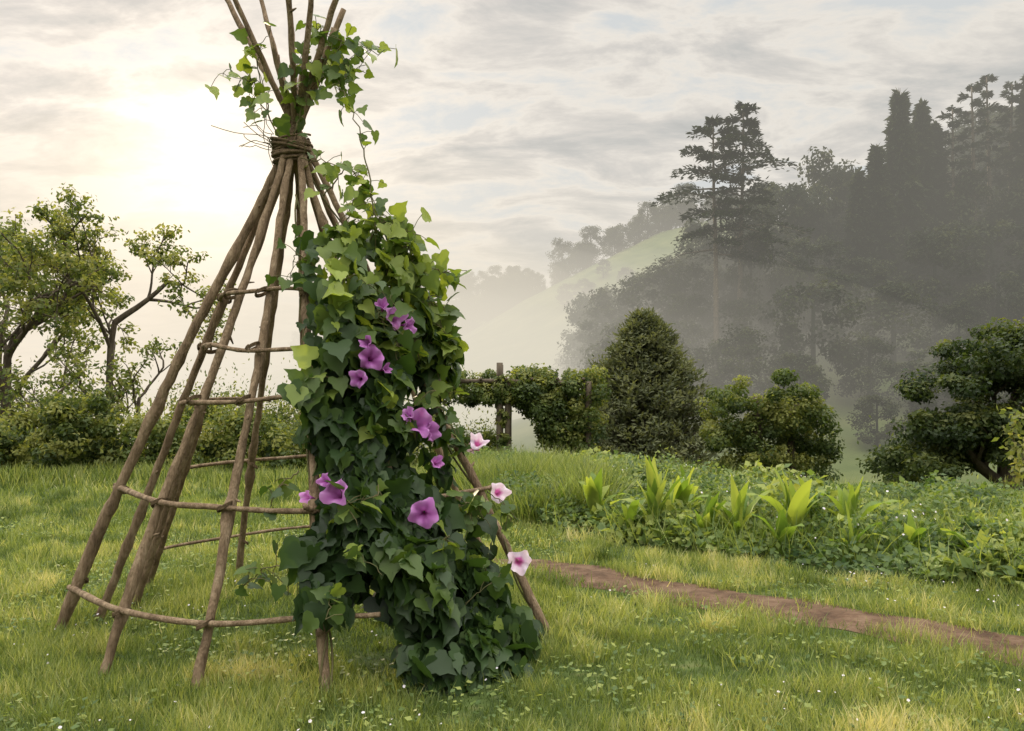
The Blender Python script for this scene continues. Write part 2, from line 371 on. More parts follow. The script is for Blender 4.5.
strand([(-1.6,5.3,3.35),(-1.70,5.3,3.75),(-1.60,5.3,3.95)],14,(.06,.12),(.6,1),.005,.05)
strand([(-.75,5.1,2.1),(-.62,5.1,2.25),(-.50,5.1,2.12),(-.44,5.1,1.95)],38,(.08,.16),(.7,1),.006,.07)  # sprays on the right: backlighting put into the paler leaf tint
strand([(-.8,5.1,2.3),(-.68,5.1,2.5),(-.6,5.1,2.42)],32,(.07,.15),(.7,1),.006,.07)
strand([(-.95,5.1,2.4),(-.85,5.1,2.65),(-.7,5.1,2.6),(-.6,5.1,2.55)],28,(.07,.13),(.7,1),.006,.07)
strand([(-.7,5.1,2.2),(-.52,5.1,2.35),(-.42,5.1,2.28)],20,(.09,.16),(.75,1),.006,.06)
strand([(-1.1,5.0,2.4),(-1.0,4.95,2.65),(-.95,4.95,2.8)],24,(.06,.12),(.6,1),.006,.07)
strand([(-.6,5.1,1.8),(-.48,5.1,1.7),(-.42,5.1,1.5)],20,(.07,.13),(.5,.9),.006,.06)
strand([(-.45,5.0,1.45),(-.36,5.0,1.3),(-.28,5.0,1.2)],12,(.06,.11),(.5,.9),.005,.05)
strand([(-.15,4.85,.95),(-.02,4.85,.85),(-.0,4.9,.75)],10,(.06,.10),(.5,1),.004,.04)
strand([(-1.1,4.3,.6),(-1.3,4.25,.62),(-1.45,4.3,.5)],22,(.05,.09),(.5,.9),.005,.06)
strand([(-1.2,4.5,1.1),(-1.32,4.45,1.0),(-1.36,4.5,.86)],8,(.05,.09),(.4,.8),.005,.05)
strand([(-1.2,4.9,2.3),(-1.32,4.85,2.42),(-1.36,4.9,2.2)],10,(.06,.10),(.5,.9),.005,.05)
for _ in range(20):
    z0=R(.2,2.2);th0=R(-70,-15);p=shell(np.array([z0]),np.array([th0]),.1)[0]
    strand([p,p+[R(-.1,.15),-.06,.1],p+[R(-.15,.22),-.12,-.05]],7,(.06,.12),(.5,.95),.004,.04)
n=300;th=R(-56,-18,n);P=shell(R(0.02,.22,n),th,R(-.1,.12,n));X,Y,Z=frame(nrm(np.stack([np.cos(np.radians(th)),np.sin(np.radians(th)),np.full(n,.9)],-1)+rng.normal(0,.4,(n,3))),nrm(rng.normal(0,.5,(n,3))+[0,-.4,-.6]))
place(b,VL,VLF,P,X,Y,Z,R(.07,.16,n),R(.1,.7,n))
b.obj('leaves',M_vine,vine)
for nm in ('D','E','J'):
    for q in range(3):
        zz=np.linspace(0.0,2.6+R(-.6,.5),40);f,k_=PD[nm];ph=R(0,6)
        Q=f+(k_-f)*((zz-f[2])/(k_[2]-f[2]))[:,None];Q=Q+np.stack([np.cos(zz*7+ph),np.sin(zz*7+ph),0*zz],-1)*.038
        tube(sb,Q,.006,5)
for _ in range(14):
    p=K+np.array([-.1,-.08,R(-.05,.08)]);q=[p]
    d=np.array([-1,R(-.2,.2),R(-.1,.2)])*.018
    for s in range(8):
        d=d+rng.normal(0,.010,3);q.append(q[-1]+d)
    tube(sb,q,.0026,4)
sb.obj('stems',M_stem,vine)

def flower_mats():
    m,nt,out=newmat('morning_glory_petal')
    at=N(nt,'ShaderNodeAttribute',attribute_name='tint')
    c=ramp(nt,at.outputs['Fac'],[(0,(.22,.02,.16)),(.25,(.48,.15,.48)),(.5,(.66,.38,.68)),(.52,(.55,.10,.35)),(.75,(.80,.60,.76)),(1,(.86,.80,.86))])
    b_=N(nt,'ShaderNodeBsdfPrincipled');b_.inputs['Roughness'].default_value=.55
    nt.links.new(c,b_.inputs['Base Color']);t=N(nt,'ShaderNodeBsdfTranslucent');nt.links.new(c,t.inputs[0])
    x=N(nt,'ShaderNodeMixShader');x.inputs[0].default_value=.4;nt.links.new(b_.outputs[0],x.inputs[1]);nt.links.new(t.outputs[0],x.inputs[2]);nt.links.new(x.outputs[0],out.inputs[0])
    return m
M_fl=flower_mats();b=Buf()
def flower(p,facing,size,white=False,closed=0,pink=0):
    size*=.88
    d=nrm(np.asarray(facing,float));X,Y,Z=frame(d[None],np.array([[0,0,1.]])+rng.normal(0,.2,(1,3)))
    prof=[(.03,-.75),(.07,-.5),(.13,-.28),(.26,-.08),(.40,.03),(.5,.02)]
    seg=30;V=[];T=[]
    ph=R(0,6);tj=R(-.05,.06)
    for i,(r,h) in enumerate(prof):
        for j in range(seg):
            a=j/seg*2*np.pi;lob=1+(.10*math.cos(5*a)+.09*math.sin(3*a+ph)+.05*math.sin(8*a+ph))*(i/5)**2
            rr=r*lob*(1-closed*.55*(i/5));hh=h+(.08*math.sin(5*a+ph)+.09*math.sin(2*a+ph*2))*(i/5)**2*1.5+closed*.25*(i/5)
            V.append((rr*math.cos(a),rr*math.sin(a),hh))
            star=.5+.5*math.cos(5*a)
            if white: T.append(.53 if i<3 else (.62+.04*i+ .1*(1-star)))
            else: T.append((.02 if i<2 else .12+.06*i - .09*star+tj))
    V=np.array(V);F=[]
    for i in range(5):
        for j in range(seg):
            p0=i*seg+j;q0=i*seg+(j+1)%seg;F+=[(p0,q0,q0+seg),(p0,q0+seg,p0+seg)]
    W=p+size*(V[:,0:1]*X+V[:,1:2]*Y+V[:,2:3]*Z)
    b.add(W,F,np.array(T))
def fy(x,z,extra=.24):
    r=float(rv(z,-50))+extra;dx=x+1.42-.03*z;return 5.42-math.sqrt(max(r*r-dx*dx,.02))
for (x,z,wh,s,cl,fd) in [(-.69,1.99,0,.16,0.1,(.6,-.8,.1)),(-.80,1.74,0,.16,0,(.3,-1,.1)),(-.86,1.62,0,.13,.2,(-.1,-1,.0)),(-.54,1.37,0,.20,.1,(.5,-.8,.35)),
    (-.47,1.31,0,.15,.2,(.9,-.5,.0)),(-.92,1.02,0,.18,.1,(-.3,-.8,.5)),(-.48,.88,0,.18,0,(.1,-1,.05)),(-.43,1.14,0,.11,.4,(.5,-.8,.2)),(-.76,2.06,0,.11,.4,(.1,-.8,.5)),(-1.06,1.0,0,.10,.4,(-.4,-.8,.2)),(-.83,1.83,0,.11,.3,(-.4,-.8,.4)),(-.98,1.08,0,.10,.3,(-.2,-.8,.2)),(-.61,1.95,0,.12,.2,(.9,-.6,.0)),(-.72,1.68,0,.09,.4,(.8,-.6,.2)),(-.60,1.42,0,.11,.3,(-.3,-.8,.5))]:
    y=fy(x,z);flower(np.array([x,y,z]),fd,s,bool(wh),cl)
flower(np.array([-.21,5.0,1.24]),(.2,-.7,.6),.14,True,.1);flower(np.array([-.08,4.95,.93]),(.3,-.9,.2),.14,True,0);flower(np.array([.045,4.80,.53]),(.1,-1,.1),.16,True,0)
flower(np.array([-.25,5.03,1.20]),(-.6,-.7,.3),.10,True,.3)
b.obj('morning_glory_flowers',M_fl,vine)

# ---------------------------------------------------------------- foliage helpers
def puffs(buf,Cn,Rd,n_each,size,tbase=(.2,.8),aspect=.8,up=.35,inner=.55):
    Cn=np.asarray(Cn,float);Rd=np.asarray(Rd,float)
    m=len(Cn);tb=R(*tbase,m)
    idx=np.repeat(np.arange(m),n_each);n=len(idx)
    d=nrm(rng.normal(0,1,(n,3)))
    rr=Rd[idx]*(inner+(1.05-inner)*R(0,1,n)**.5)
    P=Cn[idx]+d*rr[:,None]*np.array([1,1,aspect])
    nor=nrm(d+rng.normal(0,.5,(n,3))+[0,0,up]);tip=nrm(rng.normal(0,1,(n,3))+[0,0,-.3]);X,Y,Z=frame(nor,tip)
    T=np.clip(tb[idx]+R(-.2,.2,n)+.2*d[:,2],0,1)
    place(buf,LEAF,LEAFF,P,X,Y,Z,size*R(.6,1.4,n),T)
def bush(name,x,y,wx,wy,h,n=26,leaf=.10,per=260,mat=None,tb=(.15,.8),z0=None,parent=None):
    b=Buf();z0=float(H(x,y)) if z0 is None else z0
    Cn=[];Rd=[]
    for _ in range(n):
        a=R(0,2*np.pi);q=R(0,1)**.5;zz=R(.12,1);s=math.sqrt(max(1-zz*zz*.75,.1))
        Cn.append((x+math.cos(a)*wx*q*s*.85,y+math.sin(a)*wy*q*s*.85,z0+zz*h*.82));Rd.append(R(.16,.36)*min(wx,h))
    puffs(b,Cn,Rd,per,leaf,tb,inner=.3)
    m=int(n*12);i=rng.integers(0,n,m);P=np.array(Cn)[i]+rng.normal(0,1,(m,3))*(np.array(Rd)[i]*.7)[:,None]+np.stack([0*R(0,1,m),0*R(0,1,m),np.array(Rd)[i]*R(.6,1.6,m)],-1)
    X,Y,Z=frame(nrm(rng.normal(0,1,(m,3))),nrm(rng.normal(0,.5,(m,3))+[0,0,1]));place(b,LEAF*[.7,1,1],LEAFF,P,X,Y,Z,leaf*R(.8,1.5,m),R(.3,1,m))
    return b.obj(name,mat or M_bush,parent)
def grow(tb,tips,p,d,L,r,lev,maxlev,spread=.6,upb=.12,nch=(3,4),wig=.10,child_rng=(.35,1.0),lr=.68):
    n=6;pts=[np.array(p,float)];dd=np.array(d,float)
    for i in range(n-1):
        dd=nrm(dd+rng.normal(0,wig,3)+[0,0,upb*.3]);pts.append(pts[-1]+dd*L/(n-1))
    pts=np.array(pts);tube(tb,pts,np.linspace(r,r*.6,n),7 if lev<2 else 4,cap=False)
    if lev>=maxlev: tips.append(pts[-1]);tips.append(pts[3]);return
    k=int(rng.integers(nch[0],nch[1]+1));a0=R(0,6.28)
    ax=nrm(np.cross(dd,[.3,.2,.9]));ay=np.cross(dd,ax)
    for c in range(k):
        t=R(*child_rng) if c else 1.0;i=min(int(t*(n-1)),n-1)
        an=a0+c*6.283/k+R(-.5,.5);rd=ax*math.cos(an)+ay*math.sin(an);nd=nrm(dd+rd*spread*R(.7,1.4)+[0,0,upb])
        grow(tb,tips,pts[i],nd,L*lr*R(.8,1.15),r*.6*(1 if c==0 else .85),lev+1,maxlev,spread,upb,nch,wig,child_rng,lr)
def tree(name,x,y,top,hw,trunkL=2.6,r=.13,maxlev=4,leaf=.10,per=60,cr=.45,spread=.6,mat=None,nch=(3,4),lr=.7,flat=.6,tb=(.2,.8),child=(.35,1.),upb=.12,lean=(0,0),extra=None):
    """grown at the origin, then proportioned to crown top height / half width"""
    root=empty(name);tbuf=Buf();tips=[];z0=float(H(x,y))-.1
    grow(tbuf,tips,(0,0,0),nrm(np.array([lean[0],lean[1],1.])),trunkL,r,0,maxlev,spread,upb,nch,.09,child,lr)
    tips=np.array(tips);zm=tips[:,2].max();lo=np.percentile(tips[:,:2],3,axis=0);hi=np.percentile(tips[:,:2],97,axis=0);cc=(lo+hi)/2
    sz=(top-z0-cr*.6)/zm;sx=2*(hw-cr*.6)/(hi-lo)
    O=np.array([x,y,z0])
    def xf(V,leafy=False):
        V=V.copy();h=V[:,2:3]/zm;V[:,:2]-=cc*np.clip(h,0,1)
        t=sm(V[:,2:3]/.8);V[:,:2]*=1+(sx-1)*t;V[:,2]*=sz;return V+O
    tbuf.obj('trunk_and_branches',M_bark,root,xf=xf)
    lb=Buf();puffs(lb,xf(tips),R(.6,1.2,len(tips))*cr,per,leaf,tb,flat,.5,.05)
    if extra is not None: puffs(lb,extra[0],extra[1],150,leaf,tb,.6,.5,.2)
    lb.obj('foliage',mat or M_tree,root)
    return root

tree('broadleaf_tree',-10.9,22,7.3,2.6,2.9,.12,4,.12,24,.32,.85,nch=(3,4),lr=.62,flat=.5,child=(.6,1),tb=(.2,1),upb=.02)
tree('broadleaf_tree',-12.9,20.5,7.0,2.3,2.8,.12,4,.12,24,.32,.8,nch=(3,4),lr=.64,flat=.5,child=(.5,1),tb=(.2,1),upb=.04)
tree('broadleaf_tree',-15.8,25,8.2,3.2,2.8,.12,4,.15,28,.42,.8,nch=(3,4),lr=.68,child=(.4,1))
for x,y,h in ((-12.3,18.6,3.8),(-11.3,20,3.4),(-13.2,19.,4.6),(-9.9,19,2.6),(-10.6,17.8,3.0),(-8.9,19.5,3.1)):
    tree('sapling',x,y,h,.8,h*.5,.035,3,.11,12,.22,.5,nch=(2,3),lr=.6,flat=.8,upb=.3)
for (x,y,wx,wy,h) in [(-15.5,19,2.2,1.6,2.3),(-11.6,16.4,1.5,1.2,1.75),(-9.9,16.6,1.0,.9,1.5),(-8.3,15.2,.95,.85,1.75),(-9.9,18.8,1.2,1,1.9),(-6.9,15.6,1.2,1.0,1.25),(-5.3,16.2,1.4,1.0,1.35),(-3.6,16.8,1.4,1.0,1.2),(-2.2,18.5,1.3,1,1.3),(-8.0,21,2.0,1.4,1.9),(-13.4,21.5,2.4,1.5,2.5),(-6.0,22,2.,1.4,1.7),(-1.0,23,1.2,1,1.2),(-12.9,17.2,1.3,1.1,2.1),(-4.2,20.5,1.7,1.1,1.6),(-9.5,14.7,.7,.6,1.0)]:
    bush('garden_bush',x,y,wx,wy,h,34,.09,190,tb=(.1,1))
b=Buf();n=24000;x=R(-14,-1.2,n);y=14.1+.6*np.sin(x*.7)+rng.normal(0,.55,n)+.06*(x+8)
blades(b,x,y,R(.12,.5,n)*(.1+1.2*fbm(x,y,.9,39)),np.full(n,.020),np.clip(R(0,.8,n),0,1))
n=22000;x=R(-1.4,1.2,n);y=R(9.5,13.5,n);k=(y>bed_front(x)-.2);x,y=x[k],y[k];n=len(x)
blades(b,x,y,R(.25,.85,n)*(.3+1.1*fbm(x,y,1.5,38)),np.full(n,.013),np.clip(R(0,.7,n),0,1),1.4)
n=26000;x=R(-1,12,n);y=ST(x)+R(-2.2,2.5,n);blades(b,x,y,R(.15,.6,n)*(.2+1.1*fbm(x,y,.8,40)),np.full(n,.018),np.clip(R(.1,1,n)*fbm(x,y,.5,41)*1.8,0,1))
b.obj('tall_meadow_grass',M_grass)

b=Buf();n=110000
x=R(-1.2,13,n);bf=bed_front(x);y=bf+(ST(x)+3.5-bf)*R(0,1,n);k=in_bed(x,y)&(x<.85*y+1);x,y=x[k],y[k];n=len(x)
hh=.04+.56*fbm(x,y,1.3,50)**1.3*(1.0+.5*vnoise(x,y,4,51));ef=sm((y-bed_front(x))/.5);hh=hh*(.4+.6*ef)
z=H(x,y)+hh*R(.1,1,n)**.5;nor=nrm(rng.normal(0,.5,(n,3))+[0,-.25,.8]);tip=nrm(rng.normal(0,1,(n,3)));X,Y,Z=frame(nor,tip)
pt=fbm(x,y,.9,52)
place(b,LEAF*[1.25,1,1],LEAFF,np.stack([x,y,z],-1),X,Y,Z,R(.035,.09,n)*(1+.6*(pt>.55)),np.clip(pt*1.3-.05+R(-.35,.25,n),0,1))
n=38000;x=R(-1,13,n);y=bed_front(x)+R(0,8,n);k=in_bed(x,y)&(fbm(x,y,1.1,55)>.43);x,y=x[k],y[k];n=len(x)
blades(b,x,y,R(.2,.62,n),np.full(n,.010),np.clip(R(.2,1,n),0,1),1.5)
b.obj('groundcover_plants',M_bed)
for (x,y,w,h) in [(5.7,8.3,.6,.5),(5.0,7.6,.5,.45),(6.4,8.6,.8,.6),(4.6,6.5,.45,.42),(5.3,6.6,.5,.5),(3.2,9.5,.55,.45),(1.5,11,.6,.45),(4.2,7.2,.4,.4),(5.9,7.3,.5,.55),(2.2,12,.7,.5),(3.6,8.6,.5,.4),(2.3,9.6,.45,.4),(3.9,6.4,.3,.3),(4.6,5.9,.35,.36)]:
    bush('low_shrub',x,y,w,w,h,12,.06,160,M_bed,(.0,.65))
def broad(x,y,h,nl):
    b=Buf();z0=float(H(x,y))
    for _ in range(nl):
        a=R(0,2*np.pi);t=np.linspace(0,1,9);L=h*R(.55,1.15);out=R(.08,.6);dr=R(.5,1.6)
        d=np.array([math.cos(a),math.sin(a),0])
        c=np.array([x,y,z0])+d*(out*L*t**1.6)[:,None]+np.array([0,0,1.])*((L*(t-.35*out*1.8*dr*t**3)))[:,None]
        w=L*R(.06,.095)*np.sin(np.pi*np.clip((t-.15)/.85,0,1)**.75)+.007
        s=nrm(np.array([-d[1],d[0],0])+d*R(-.4,.4));wv=(np.sin(t*R(8,16)+R(0,6))*.014)[:,None]*np.array([0,0,1])
        V=np.concatenate([c-s*w[:,None]-d*(w*.45)[:,None]+wv,c,c+s*w[:,None]-d*(w*.45)[:,None]-wv])
        F=[]
        for i in range(8):
            for o in (0,9): F+=[(o+i,o+i+1,o+i+10),(o+i,o+i+10,o+i+9)]
        b.add(V,F,np.clip(R(.0,.9)+.15*np.concatenate([t,t,t]),0,1))
    b.obj('broadleaf_plant',M_broad)
for (x,y,h,nl) in [(1.50,8.4,.90,17),(1.80,8.7,.84,14),(.95,9.2,.80,12),(2.25,8.0,.80,15),(2.70,7.7,.86,17),(3.00,8.0,.80,13),(3.3,7.8,.74,14),(2.1,9.6,.7,9),(3.8,8.8,.6,9),(1.25,8.5,.58,11),(4.4,7.7,.50,10),(4.9,7.6,.48,9),(2.5,7.4,.56,11),(3.6,7.2,.54,11),(3.05,7.2,.56,10),(1.05,10.2,.65,9),(2.9,9.0,.6,9),(4.0,6.9,.48,10),(.6,9.8,.6,9),(1.95,8.1,.62,10)]:
    broad(x,y,h,nl)
b=Buf();n=700;x=R(-.2,9,n);y=R(7,13,n);k=in_bed(x,y)&(fbm(x,y,1.0,60)>.58);x,y=x[k],y[k];n=len(x)
nor=nrm(rng.normal(0,.4,(n,3))+[0,-.7,.7]);X,Y,Z=frame(nor,nrm(rng.normal(0,1,(n,3))));
a=np.linspace(0,2*np.pi,6)[:-1];PV=np.vstack([[0,0,0],np.stack([np.cos(a)*.5,np.sin(a)*.5,0*a+.1],-1)]);PF=np.array([(0,i+1,(i+1)%5+1) for i in range(5)])
place(b,PV,PF,np.stack([x,y,H(x,y)+R(.25,.45,n)],-1),X,Y,Z,R(.015,.035,n),1.0)
n=420;x=R(-3,4,n);y=R(3.2,7,n);k=(path_d(x,y)>.35)&(fbm(x,y,.8,62)>.5);x,y=x[k],y[k];n=len(x);nor=nrm(rng.normal(0,.3,(n,3))+[0,-.3,.9]);X,Y,Z=frame(nor,nrm(rng.normal(0,1,(n,3))))
place(b,PV,PF,np.stack([x,y,H(x,y)+R(.05,.09,n)],-1),X,Y,Z,R(.008,.018,n),1.0)
b.obj('white_blossoms',M_fl)

# ---------------------------------------------------------------- vine-covered pergola
per=empty('vine_covered_pergola');b=Buf();Y0=21.5
for (x,z) in ((-2.1,2.15),(-.33,2.5),(-.1,2.0),(2.05,2.0)):
    for yy in (Y0,Y0+1.2):
        g=float(H(x,yy));tube(b,crooked((x,yy,g-.2),(x,yy,z),8,.02),.085,8)
for yy in (Y0,Y0+1.2): tube(b,crooked((-2.5,yy,2.02),(2.1,yy,1.94),16,.03),.06,8)
for x in np.linspace(-2.2,1.9,7): tube(b,[(x,Y0-.3,2.06),(x,Y0+1.5,2.06)],.04,6)
b.obj('posts_and_beams',M_bark,per)
b=Buf();Cn=[];Rd=[]
for _ in range(60):
    x=R(-2.4,.2);Cn.append((x,Y0+R(-.2,1.3),1.90+R(-.45,.25)));Rd.append(R(.14,.30))
for _ in range(190):
    x=R(.2,2.4);d=2.1*sm((x-.1)/1.6)+.6;Cn.append((x,Y0+R(-.3,1.3),2.12+R(-d,.12)));Rd.append(R(.2,.36))
for _ in range(14): Cn.append((-.33+R(-.15,.15),Y0+R(-.1,.1),R(.3,2.0)));Rd.append(R(.1,.2))
puffs(b,Cn,Rd,160,.10,(.1,.9));b.obj('vine_foliage',M_bush,per)

def conifer(name,x,y,h,w,n,per,size,mat=M_needle,tb=(.1,.8),power=.8,z0=None,mesh=False,shape='cone'):
    tbuf=Buf();z0=float(H(x,y)) if z0 is None else z0
    tube(tbuf,[(x,y,z0-.2),(x,y,z0+h*.5),(x,y,z0+h*.96)],[w*.07,w*.045,.02],8)
    lb=Buf();P=[];D=[];TT=[]
    cone=shape=='cone'
    for k in range(n):
        t=(k+.5)/n;t=t**.9;zz=z0+h*(.03+.9*t);rr=w*(1-t)**power*(R(.66,1.14) if cone else R(.5,1.25))+(.10 if cone else .1)
        if cone: rr*=min(1,.8+t*1.2)
        a=k*2.39996+R(-.3,.3);d=np.array([math.cos(a),math.sin(a),0])
        rise=(.40 if cone else -.25)
        base=np.array([x,y,zz]);tipp=base+d*rr+np.array([0,0,rr*rise+(.2 if cone else 0)])
        tube(tbuf,[base,(base+tipp)/2+[0,0,-.03*rr],tipp],[.02*w*.5,.012*w*.5,.004],4,cap=False)
        m=per;s=R(0,1,m)**.6;c=base+(tipp-base)*s[:,None]
        side=np.array([-d[1],d[0],0]);lat=R(-1,1,m)*(.20*rr*(1.15-s)+.03*w)
        c=c+side*lat[:,None]+rng.normal(0,.025*w,(m,3))
        P.append(c);D.append(nrm(d*(.6 if cone else 1)+side*(np.sign(lat)*.5)[:,None]+rng.normal(0,.35,(m,3))+[0,0,.8 if cone else -.25]))
        TT.append(np.full(m,R(-.2,.2))+.3*(s-.5))
    P=np.concatenate(P);D=np.concatenate(D);m=len(P)
    nor=nrm(rng.normal(0,.6,(m,3))+[0,0,.7]);X,Y,Z=frame(nor,D)
    Tn=np.clip(R(*tb,m)*.5+.25+np.concatenate(TT),0,1)
    place(lb,LEAF*[.6,1,1],LEAFF,P,X,Y,Z,size*R(.6,1.5,m),Tn)
    if mesh: return tbuf.obj('t',M_bark,mesh_only=True),lb.obj('l',mat,mesh_only=True)
    root=empty(name);tbuf.obj('trunk_and_branches',M_bark,root);lb.obj('foliage',mat,root);return root
g=float(H(5.1,32));conifer('conifer_tree',5.25,32,5.3-g,4.3,400,130,.20,mat=M_cypress,power=.80,tb=(.1,1))
root=empty('vine_clad_tree');b=Buf();x0,y0=7.6,24.;g=float(H(x0,y0))
tube(b,crooked((x0-.3,y0,g-.2),(x0-.2,y0,1.6),8,.1),.16,8);tube(b,crooked((x0+.8,y0,g-.2),(x0+.9,y0,1.4),8,.1),.13,8);b.obj('trunks',M_bark,root)
b=Buf();Cn=[];Rd=[]
for _ in range(230):
    z=R(0,1);x=R(-1,1);top=2.35-.35*abs(x)**2-.25*math.cos(x*5+1);bot=g+.1
    w=1.40+.5*sm(z/.5)
    w*=1-.25*max(z-.75,0)/.25
    Cn.append((x0+x*w*.92,y0+R(-1,1)*1.0,bot+(top-bot-.25)*z));Rd.append(R(.22,.42))
puffs(b,Cn,Rd,170,.11,(.1,.9));b.obj('foliage',M_bush,root)
# oak: grown skeleton plus layered leaf masses
Cn=[];Rd=[]
for (cx,cz,wx) in ((10.5,1.1,1.1),(11.1,2.0,1.3),(12.2,2.9,1.4),(13.2,2.2,1.5),(12.1,1.3,1.5),(10.1,0.3,1.0),(13.5,3.0,1.4),(11.3,.3,1.3),(13.6,.9,1.4),(12.7,3.2,1.1),(11.6,2.5,1.0)):
    for _ in range(16): 
        a=R(0,6.28);q=R(0,1)**.5;Cn.append((cx+math.cos(a)*q*wx,20+math.sin(a)*q*1.4,cz+R(-.25,.25)-.25*q));Rd.append(R(.25,.50))
tree('oak_tree',12.2,20,3.3,2.0,2.2,.24,4,.12,40,.46,.6,nch=(3,4),lr=.66,flat=.5,tb=(.0,.7),child=(.4,1),upb=.10,mat=M_oak,extra=(Cn,Rd))
for (x,y,w,h) in [(14.5,22,2,3.0),(11.2,22,1.8,1.8),(12.9,18,1.2,1.4),(5.9,27,1.2,2.2),(3.6,27,.9,1.3),(9.0,12.5,.9,1.2),(8.4,11.2,.6,1.2)]:
    bush('garden_bush',x,y,w,w*.8,h,24,.12,200,tb=(.0,.55))
tree('sapling',7.35,11.4,1.55,.55,.9,.025,3,.10,12,.2,.7,nch=(2,3),lr=.6,tb=(.3,1))

# ---------------------------------------------------------------- forest
def protos():
    L=[]
    for k in range(6):
        b=Buf();Cn=[];Rd=[]
        hh=R(.8,1.1)
        for _ in range(46):
            z=R(.18,1);s=math.sqrt(max(1-((z-.5)/.55)**2,.04));a=R(0,2*np.pi);q=R(.2,1)**.5
            Cn.append((math.cos(a)*q*s*3.3,math.sin(a)*q*s*3.3,z*10*hh*.93));Rd.append(R(.6,1.5))
        puffs(b,Cn,Rd,100,.36,(.1,.85),.75,inner=.3);tube(b,[(0,0,-2),(0,0,8)],[.3,.12],6,.1)
        L.append(b.obj('forest_tree_crown',M_forest,mesh_only=True))
    return L
PR=protos()
forest=empty('forest_trees')
def inst(me,x,y,s,sz,parent,dz=0):
    o=bpy.data.objects.new('forest_tree',me);C.objects.link(o);o.parent=parent
    o.location=(x,y,float(H(x,y))+dz);o.scale=(s,s,s*sz);o.rotation_euler=(0,0,R(0,6.28));return o
cnt=0;tries=0;pos=[]
while cnt<340 and tries<20000:
    tries+=1;x=R(9,122);y=R(60,118)
    if float(HILL(x,y))<5.0: continue
    if any((x-a)**2+(y-b_)**2<16 for a,b_ in pos): continue
    pos.append((x,y));o=inst(PR[cnt%6],x,y,R(.6,1.15),R(.7,1.05),forest)
    # keep the crowns along the far crest a little lower than the conifers there
    if x>40 and y>76: o.scale[2]*=.78
    cnt+=1
for (x,y,s) in [(13,72,.75),(11.5,80,.75),(17,66,.7),(9,88,.7),(22,61,.6),(26,57,.5),(30,57,.6),(35,56,.6)]: inst(PR[int(R(0,6))],x,y,s,.85,forest)
for (x,y,top,s) in [(24,80,20.5,.9),(27.5,82,22.5,1.0),(31,84,25.0,1.05),(34,86,26.5,1.1),(36.5,88,27,1.0),(40,86,26.5,1.0),(45.5,80,24.5,.9),(50,79,25.0,.95),(54,78,26,.95),(21.5,72,16.5,.75),(16,74,13.5,.8),(25.5,73,16.5,.85)]:
    inst(PR[int(R(0,6))],x,y,s,(top-float(H(x,y)))/9.5/s,forest)
far=empty('distant_trees')
for _ in range(70):
    x=R(-45,70);y=232+R(-12,12)-.2*abs(x);inst(PR[int(R(0,6))],x,y,R(.7,1.2),1,far)
for _ in range(60):
    x=R(-120,60);y=420+R(-14,14);inst(PR[int(R(0,6))],x,y,R(.9,1.5),1,far)
for _ in range(6):
    x=R(4,34);y=R(150,200);inst(PR[int(R(0,6))],x,y,R(.5,.9),.8,far)
tm,lm=conifer('x',0,0,14,2.9,120,66,.52,mesh=True,z0=0,shape='spruce',power=1.0)
def spruce(x,top,y,wid=1.0,name='spruce_tree'):
    g=float(H(x,y));s=(top-g)/13.2
    e=empty(name)
    for nm,m in (('trunk',tm),('foliage',lm)):
        o=bpy.data.objects.new(nm,m);C.objects.link(o);o.parent=e
    e.location=(x,y,g);e.scale=(wid,wid,s);e.rotation_euler=(0,0,R(0,6.28))
for (x,top,y,wd) in [(38.8,32.3,80,1.25),(41.4,31.6,81,1.1),(43.4,29.8,82,1.0),(52.2,34.5,80,1.5),(56,35.5,82,1.6),(22.8,17.5,76,1.0),(36.0,26.5,79,1.1),(34.2,24.0,79,1.0)]: spruce(x,top,y,wd)
def pine(x,y,top,w,bare=.42,lean=0,nb=30,mm=90,sz=(.3,.6)):
    root=empty('pine_tree');tb_=Buf();lb=Buf();z0=float(H(x,y));h=top-z0
    tp=crooked((x,y,z0-.5),(x+lean,y,z0+h),16,.16);tube(tb_,tp,np.linspace(.32,.06,16),8)
    for k in range(nb):
        t=bare+(1-bare)*(k/(nb-1))**.95;i=t*15;c=np.array([np.interp(i,np.arange(16),tp[:,q]) for q in range(3)])
        u=(t-bare)/(1-bare)
        prof=w*(1-u)**.65*(.8+.2*min(1,u/.15))+.5
        rr=prof*R(.45,1.12);a=k*2.4+R(-.5,.5);d=np.array([math.cos(a),math.sin(a),0])
        end=c+d*rr+[0,0,rr*(.35*u-.22)]
        mid=(c+end)/2+[0,0,rr*.10];tube(tb_,[c,mid,end],[.09,.055,.015],5,cap=False)
        m=mm;s=R(.25,1.05,m);pp=np.where((s<.5)[:,None],c+(mid-c)*(s*2)[:,None],mid+(end-mid)*((s-.5)*2)[:,None])
        side=np.array([-d[1],d[0],0]);lat=rng.normal(0,.17*rr,m);pp=pp+side*lat[:,None];pp[:,2]+=rng.normal(.05,.12,m)-.14*np.abs(lat)
        dd=nrm(d+side*(np.sign(lat)*.6)[:,None]+rng.normal(0,.4,(m,3)));nor=nrm(rng.normal(0,.45,(m,3))+[0,0,1]);X,Y,Z=frame(nor,dd)
        place(lb,LEAF*[.7,1,1],LEAFF,pp,X,Y,Z,R(*sz,m),R(0,.6,m))
    tb_.obj('trunk_and_branches',M_bark,root);lb.obj('foliage',M_needle,root)
pine(17.8,70,25.8,6.8,.50,-.2,30,170);pine(20.2,71,27.4,5.8,.46,.3,34,170)
